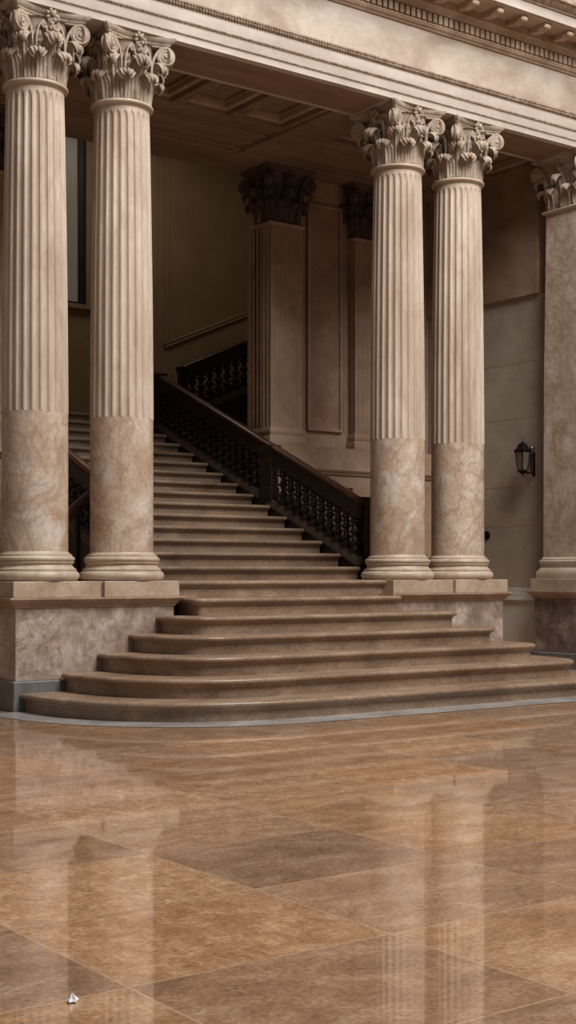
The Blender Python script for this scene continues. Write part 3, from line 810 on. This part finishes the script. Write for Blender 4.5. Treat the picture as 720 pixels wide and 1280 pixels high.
# soffit band of the beam
for xa, xb in ((EX0+.01, 5.77), (7.73, 10.70), (12.66, 13.96), (14.92, EX1-.01)):
    local(MB().box(xa, xb, 12.70, 13.30, ZSOF-.012, ZSOF-.0005).build('soffit_panel', M_ceil, None, bevel=.003), ent)
E('frieze', M_frz, [(12.60,7.531),(12.60,8.04)])
E('bed_moulding', M_corn, [(12.60,8.041),(12.575,8.045),(12.57,8.06),(12.545,8.085),(12.53,8.10),(12.53,8.115),(12.56,8.118),(12.56,8.235),(12.50,8.24),(12.485,8.26),(12.455,8.29),(12.44,8.30),(12.44,8.43)])
E('corona', M_ent, [(12.12,8.405),(12.10,8.41),(12.10,8.53)], 12.438)
mb = MB().box(EX0, EX1, 12.12, 12.438, 8.395, 8.404); 
E('soffit_board', M_corn, [(12.13,8.392),(12.13,8.404)], 12.438)
E('cymatium', M_orn, [(12.10,8.531),(12.08,8.535),(12.075,8.55),(12.03,8.575),(12.0,8.61),(11.97,8.62),(11.97,8.70)])
E('blocking_course', M_ent, [(12.25,8.701),(12.25,9.6)])
# bead strings and leaf band: carved rows, kept as one mesh each
def bead_row(name, y, z, r, pitch, x0, x1, squash=1.0, mat=M_orn, loc=None):
    mb = MB(); n = int((x1-x0)/pitch)
    for i in range(n):
        x = x0 + pitch*i
        mb.blob((x, y, z), pitch*.46, r*squash, r, None, 7, 5)
    return local(mb.build(name, mat, None, smooth=60), ent)
VX0, VX1 = 4.0, 16.0
bead_row('bead_string', 12.602, 7.19, .012, .024, VX0, VX1)
bead_row('bead_string', 12.592, 7.318, .018, .027, VX0, VX1)
bead_row('leaf_band', 12.572, 7.487, .019, .038, VX0, VX1, 1.3)
bead_row('leaf_band', 12.560, 7.515, .016, .030, VX0, VX1, 1.3)
E('band_backing', M_orn, [(12.588,7.4705),(12.575,7.472),(12.57,7.50),(12.555,7.505),(12.55,7.53)])
bead_row('leaf_band', 12.553, 8.083, .018, .034, 7.0, VX1, 1.0, M_corn)
# dentils, modillions: one object each, those around the part seen
dent = None
for i in range(98):
    x = 7.0 + .089*i
    if dent is None:
        dent = MB().box(-.030, .030, -.05, 0, -.052, .052).build('dentil', M_corn, ent, bevel=.006); o = dent
    else: o = inst(dent, ent)
    o.location = (x - BAY, 12.559 - CY, 8.178 - ZSOF)
mod = None
def modillion():
    mb = MB()
    prof = []
    for i in range(13):
        t = i/12; y = -.27*t
        prof.append((y, -.085 + .035*math.cos(t*PI*2)*.5 + .018*t*2))
    rings = []
    for x in (-.055, -.045, .045, .055):
        k = 1 if abs(x) < .05 else .9
        rings.append([(x, y, z*k) for y, z in prof] + [(x, -.27, 0), (x, 0, 0)])
    mb.loops(rings)
    mb.blob((0, -.255, -.045), .06, .035, .038)
    return mb
for i in range(22):
    x = 7.1 + .42*i
    if mod is None: mod = modillion().build('modillion', M_corn, ent, smooth=40); o = mod
    else: o = inst(mod, ent)
    o.location = (x - BAY, 12.437 - CY, 8.391 - ZSOF)

# ------------------------------------------------------------------ balustrades
def baluster_mesh(h):
    k = h/.56
    pr = [(.080,0),(.080,.018),(.050,.035),(.044,.07),(.060,.10),(.079,.125),(.079,.14),(.052,.16),(.034,.20),(.034,.235),(.052,.27),(.079,.29),(.079,.305),(.050,.33),(.036,.37),(.036,.40),(.055,.43),(.079,.445),(.079,.46),(.052,.48),(.046,.51),(.080,.54),(.080,.56)]
    return MB().lathe([(r, z*k) for r, z in pr], 12)
def link_mesh():
    """little ring ornaments between balusters"""
    mb = MB()
    return mb
def sl_prism(pa, pb, half, z0, z1, axis):
    """sloping rail between two (s, z) points; half thickness across, z0/z1 below/above the pitch line"""
    mb = MB(); sect = [(-half, z0), (half, z0), (half, z1), (-half, z1)]
    return mb
def balustrade(name, label, axis, cross, s0, s1, pf, newels, posts, rail_h=.83, group='stair balustrades', skip=()):
    """axis 'y': runs along y at x=cross; axis 'x': runs along x at y=cross"""
    P = (lambda s, c, z: (cross + c, s, z)) if axis == 'y' else (lambda s, c, z: (s, cross + c, z))
    root = empty(name, P(s0, 0, pf(s0))); tag(root, label, 'balustrade', group)
    def pr(sect, nm, mat, a=s0, b=s1, smooth=30):
        mb = MB().loops([[P(s, c, pf(s) + z) for c, z in sect] for s in (a, b)])
        return local(mb.build(nm, mat, None, smooth=smooth), root)
    pr([(-.05,-.30),(.05,-.30),(.05,-.005),(-.05,-.005)], 'curb_panel', M_wood)
    pr([(-.07,-.004),(.07,-.004),(.07,.05),(.06,.07),(.06,.095),(.045,.11),(-.045,.11),(-.06,.095),(-.06,.07),(-.07,.05)], 'string_board', M_curb)
    pr([(-.045,.111),(.045,.111),(.045,.15),(-.045,.15)], 'bottom_rail', M_wood)
    pr([(-.05,rail_h-.235),(.05,rail_h-.235),(.05,rail_h-.041),(-.05,rail_h-.041)], 'top_rail', M_wood)
    hr = []
    for i in range(11):
        a = -PI*.12 + PI*1.24*i/10
        hr.append((.075*math.cos(a), rail_h-.005 + .038*math.sin(a)))
    hr += [(-.05, rail_h-.04), (.05, rail_h-.04)]
    pr(hr, 'handrail', M_rail, smooth=45)
    for (s, w, top, bot, *oc) in newels:
        mb = MB(); hw = .078 if oc else .06; oc = oc[0] if oc else 0
        xs_ = [(-hw, s-w), (hw, s-w), (hw, s+w), (-hw, s+w)]
        def rr(d, z): return [P(ss + (d if ss > s else -d), c + oc + (d if c > 0 else -d), z) for c, ss in xs_]
        zb = pf(s) + bot; zt = pf(s) + top
        mb.loops([rr(d, z) for d, z in [(.012,zb),(.012,zb+.2),(0,zb+.22),(0,zt-.1),(.015,zt-.09),(.02,zt-.05),(.03,zt-.03),(.03,zt-.01),(.01,zt)]])
        local(mb.build('newel_post', M_wood, None, bevel=.004), root)
    h = rail_h - .235 - .15
    hs = []
    bal = None
    n = int((s1-s0)/.172)
    slope = (pf(s1)-pf(s0))/(s1-s0)
    for i in range(n):
        s = s0 + .085 + .172*i
        if any(abs(s-q[0]) < q[1]+.07 for q in newels if len(q) == 4) or s > s1-.03: continue
        p = P(s, 0, pf(s) + .14)
        if bal is None:
            bal = baluster_mesh(h+.02).build('baluster', M_wood, root, smooth=40); o = bal
        else: o = inst(bal, root)
        o.location = Vector(p) - Vector(root.location)
    return root
balustrade('stair_balustrade', 'dark carved wooden balustrade with reddish handrail along the right side of the stone flight', 'y', XR+.075, 13.52, 18.62, pitch,
           [(13.62, .09, .82, -.2, .16), (15.50, .14, .80, .0), (18.50, .12, .84, -.2)], None)
balustrade('stair_balustrade', 'dark wooden balustrade along the left side of the flight, glimpsed between the two left columns', 'y', XL-.075, 13.52, 18.62, pitch,
           [(13.62, .07, .82, -.2), (15.50, .14, .80, .0), (18.50, .12, .84, -.2)], None)
balustrade('stair_balustrade', 'black balustrade of the upper flight, rising right towards the inner pier', 'x', Y2, 11.82, 15.2, lambda x: pitch2(x)-R2, [(11.90, .07, .86, -.2)], None, .86)
# dark panelling under the flight, both sides
for sx, x, nm, lab in ((-1, XL-.08, 'flight_panelling', 'nearly black wooden panelling under the left side of the stairs, glimpsed between the left columns'), (1, XR+.08, 'flight_panelling', 'dark wooden panelling under the right side of the stair flight behind the balustrade')):
    pts = [(13.73, 0), (18.9, 0), (18.9, pitch(18.9)-.31), (13.73, pitch(13.73)-.31)]
    mb = MB().loops([[(xx, y, z) for y, z in pts] for xx in (x-.02, x+.02)])
    tag(mb.build(nm, M_wood), lab, 'panelling', 'stair panelling')
# lower side rail glimpsed between the left columns
sr = empty('side_handrail', (6.8, 13.58, 0)); tag(sr, 'short dark sloping handrail low between the two left columns, beside the stair panelling', 'handrail')
pth = [(6.25, 13.58, 1.46), (7.33, 13.58, 2.375)]
local(MB().sweep(pth, [(-.05,-.05),(.05,-.05),(.06,.02),(.03,.05),(-.03,.05),(-.06,.02)]).build('rail', M_rail, None, smooth=30), sr)
for t in (.05, .28, .5, .72, .95):
    x = 6.25 + 1.08*t; z = 1.46 + .915*t
    local(MB().box(x-.03, x+.03, 13.55, 13.61, 0, z-.06).build('post', M_wood, None, bevel=.006), sr)

# ------------------------------------------------------------------ wall lantern and knob
LY, LZ = 13.67, 2.99
lan = empty('wall_lantern', (XW, LY, LZ)); tag(lan, 'black iron wall lantern with tapered glass panes on the right side wall', 'lantern')
ox = -.235            # lantern axis out from the wall
def sqr(h, z, cx=ox): return [(cx-h, -h, z), (cx+h, -h, z), (cx+h, h, z), (cx-h, h, z)]
mb = MB()
ht, hb, zt, zb = .074, .047, .10, -.17
for sx, sy in ((-1,-1),(1,-1),(1,1),(-1,1)):
    mb.tube([(ox+sx*hb, sy*hb, zb), (ox+sx*ht, sy*ht, zt)], .0085, 6, up=(1,.2,0))
for h, z in ((hb, zb), (ht, zt)):
    q = sqr(h, z)
    for i in range(4):
        mb.tube([q[i], q[(i+1) % 4]], .009, 6)
mb.build('cage', M_iron, lan, smooth=40)
for q in range(4):
    a = q*PI/2; c, s_ = math.cos(a), math.sin(a)
    v = []
    for d in (0, .003):
        for x, z, h in ((-hb, zb, hb), (hb, zb, hb), (ht, zt, ht), (-ht, zt, ht)):
            y = -(h - d); v.append((ox + x*c - y*s_, x*s_ + y*c, z))
    MB().add(v, [(0,1,2,3),(7,6,5,4),(0,4,5,1),(1,5,6,2),(2,6,7,3),(3,7,4,0)]).build('glass_pane', M_glass, lan)
MB().loops([sqr(h*.72, z) for h, z in ((.118,.10),(.125,.108),(.125,.118),(.095,.135),(.078,.16),(.066,.195),(.045,.215),(.02,.225))]).build('roof', M_iron, lan, smooth=30)
MB().lathe([(.012,.222),(.02,.232),(.012,.245),(.006,.26),(.002,.30)], 10, cx=ox).build('finial', M_iron, lan, smooth=50)
MB().loops([sqr(h*.75, z) for h, z in ((.03,-.215),(.055,-.19),(.066,-.178),(.066,-.172))]).lathe([(.004,-.25),(.016,-.235),(.01,-.215)], 10, cx=ox).build('bottom_cup', M_iron, lan, smooth=40)
mb = MB()
mb.tube([(ox+.05,0,-.19),(-.10,0,-.20),(-.07,0,-.19),(-.068,0,.06),(-.03,0,.085),(0,0,.085)], .012, 8, up=(0,1,0))
mb.tube([(-.068,0,-.19),(-.03,0,-.20),(0,0,-.20)], .011, 8, up=(0,1,0))
mb.tube([(-.068,0,.06),(-.11,0,.10),(-.14,0,.11)], .009, 8, up=(0,1,0))
mb.build('bracket', M_iron, lan, smooth=40)
MB().box(-.016, -.001, -.022, .022, -.24, .10).build('wall_plate', M_iron, lan, bevel=.004)
mb = MB(); mb.blob((-.05, 0, .155), .042, .042, .042, None, 14, 9); mb.tube([(-.05,0,.06),(-.05,0,.13)], .012, 8, up=(1,0,0))
mb.build('ball_joint', M_chrome, lan, smooth=60)
kn = empty('wall_fitting', (XW, 14.62, 1.93)); tag(kn, 'small black round fitting low on the side wall, left of and below the lantern', 'wall fitting')
def xl(prof, n=20): return [[(-h, r*math.cos(2*PI*j/n), r*math.sin(2*PI*j/n)) for j in range(n)] for r, h in prof]
MB().loops(xl([(.065,.001),(.065,.012),(.055,.02),(.02,.025)])).build('rosette', M_iron, kn, smooth=40)
MB().loops(xl([(.016,.024),(.016,.06),(.035,.07),(.045,.09),(.04,.11),(.02,.12),(.002,.122)])).build('grip', M_iron, kn, smooth=40)

# ------------------------------------------------------------------ small jagged white lump on the floor
ps = MB(); rnd = random.Random(5); rings = []
for h, r in ((.001,.014),(.008,.03),(.018,.022),(.030,.012),(.042,.003)):
    rings.append([(r*(1,.55)[k % 2]*math.cos(2*PI*k/10)*rnd.uniform(.8,1.2), r*(1,.55)[k % 2]*math.sin(2*PI*k/10)*rnd.uniform(.8,1.2), h) for k in range(10)])
ps.loops([[(x*.8, y*.8, z*.7+.0005) for x, y, z in r_] for r_ in rings])
_a = math.radians(36.1) + math.atan((90-360)/1713); _d = HC*1713/(1253-715); _Y = _d/(math.tan(_a)*math.sin(math.radians(36.1)) + math.cos(math.radians(36.1)))
o = ps.build('floor_lump', M_lump, None, loc=(_Y*math.tan(_a), _Y, 0)); tag(o, 'tiny jagged white lump on the polished floor at lower left', 'lump')

# ------------------------------------------------------------------ light, world, camera
def area(name, loc, target, sx, sy, watts, col):
    l = bpy.data.lights.new(name, 'AREA'); l.shape = 'RECTANGLE'; l.size = sx; l.size_y = sy; l.energy = watts; l.color = col
    o = bpy.data.objects.new(name, l); COL.objects.link(o); o.location = loc
    o.rotation_euler = (Vector(target) - Vector(loc)).to_track_quat('-Z', 'Y').to_euler()
    return o
area('skylight', (10.6, 1.5, 16.5), (9.8, 13, 3.5), 9, 9, 4300, (1, .97, .93))
area('hall_fill', (11.6, 19.0, 9.5), (11.6, 19.2, 0), 3, 2, 36, (1, .88, .70))  # fill lamp added under the closed hall ceiling to lift the dark walls
w = bpy.data.worlds.new('World'); sc.world = w; w.use_nodes = True
bg = w.node_tree.nodes['Background']; bg.inputs[0].default_value = (1.0, .985, .97, 1); bg.inputs[1].default_value = .15

cam = bpy.data.cameras.new('camera'); co = bpy.data.objects.new('camera', cam); COL.objects.link(co)
co.location = (0, 0, HC); co.rotation_euler = (PI/2, 0, -math.radians(36.1))
cam.sensor_fit = 'AUTO'; cam.sensor_width = 36; cam.lens = 1713/1280*36; cam.shift_y = 75/1280
cam.clip_end = 200
sc.camera = co
vs_ = sc.view_settings
vs_.view_transform = 'Standard'; vs_.look = 'None'; vs_.gamma = 1; vs_.use_curve_mapping = False; vs_.exposure = 0.0
sc.cycles.max_bounces = 8; sc.cycles.diffuse_bounces = 5; sc.cycles.use_denoising = True
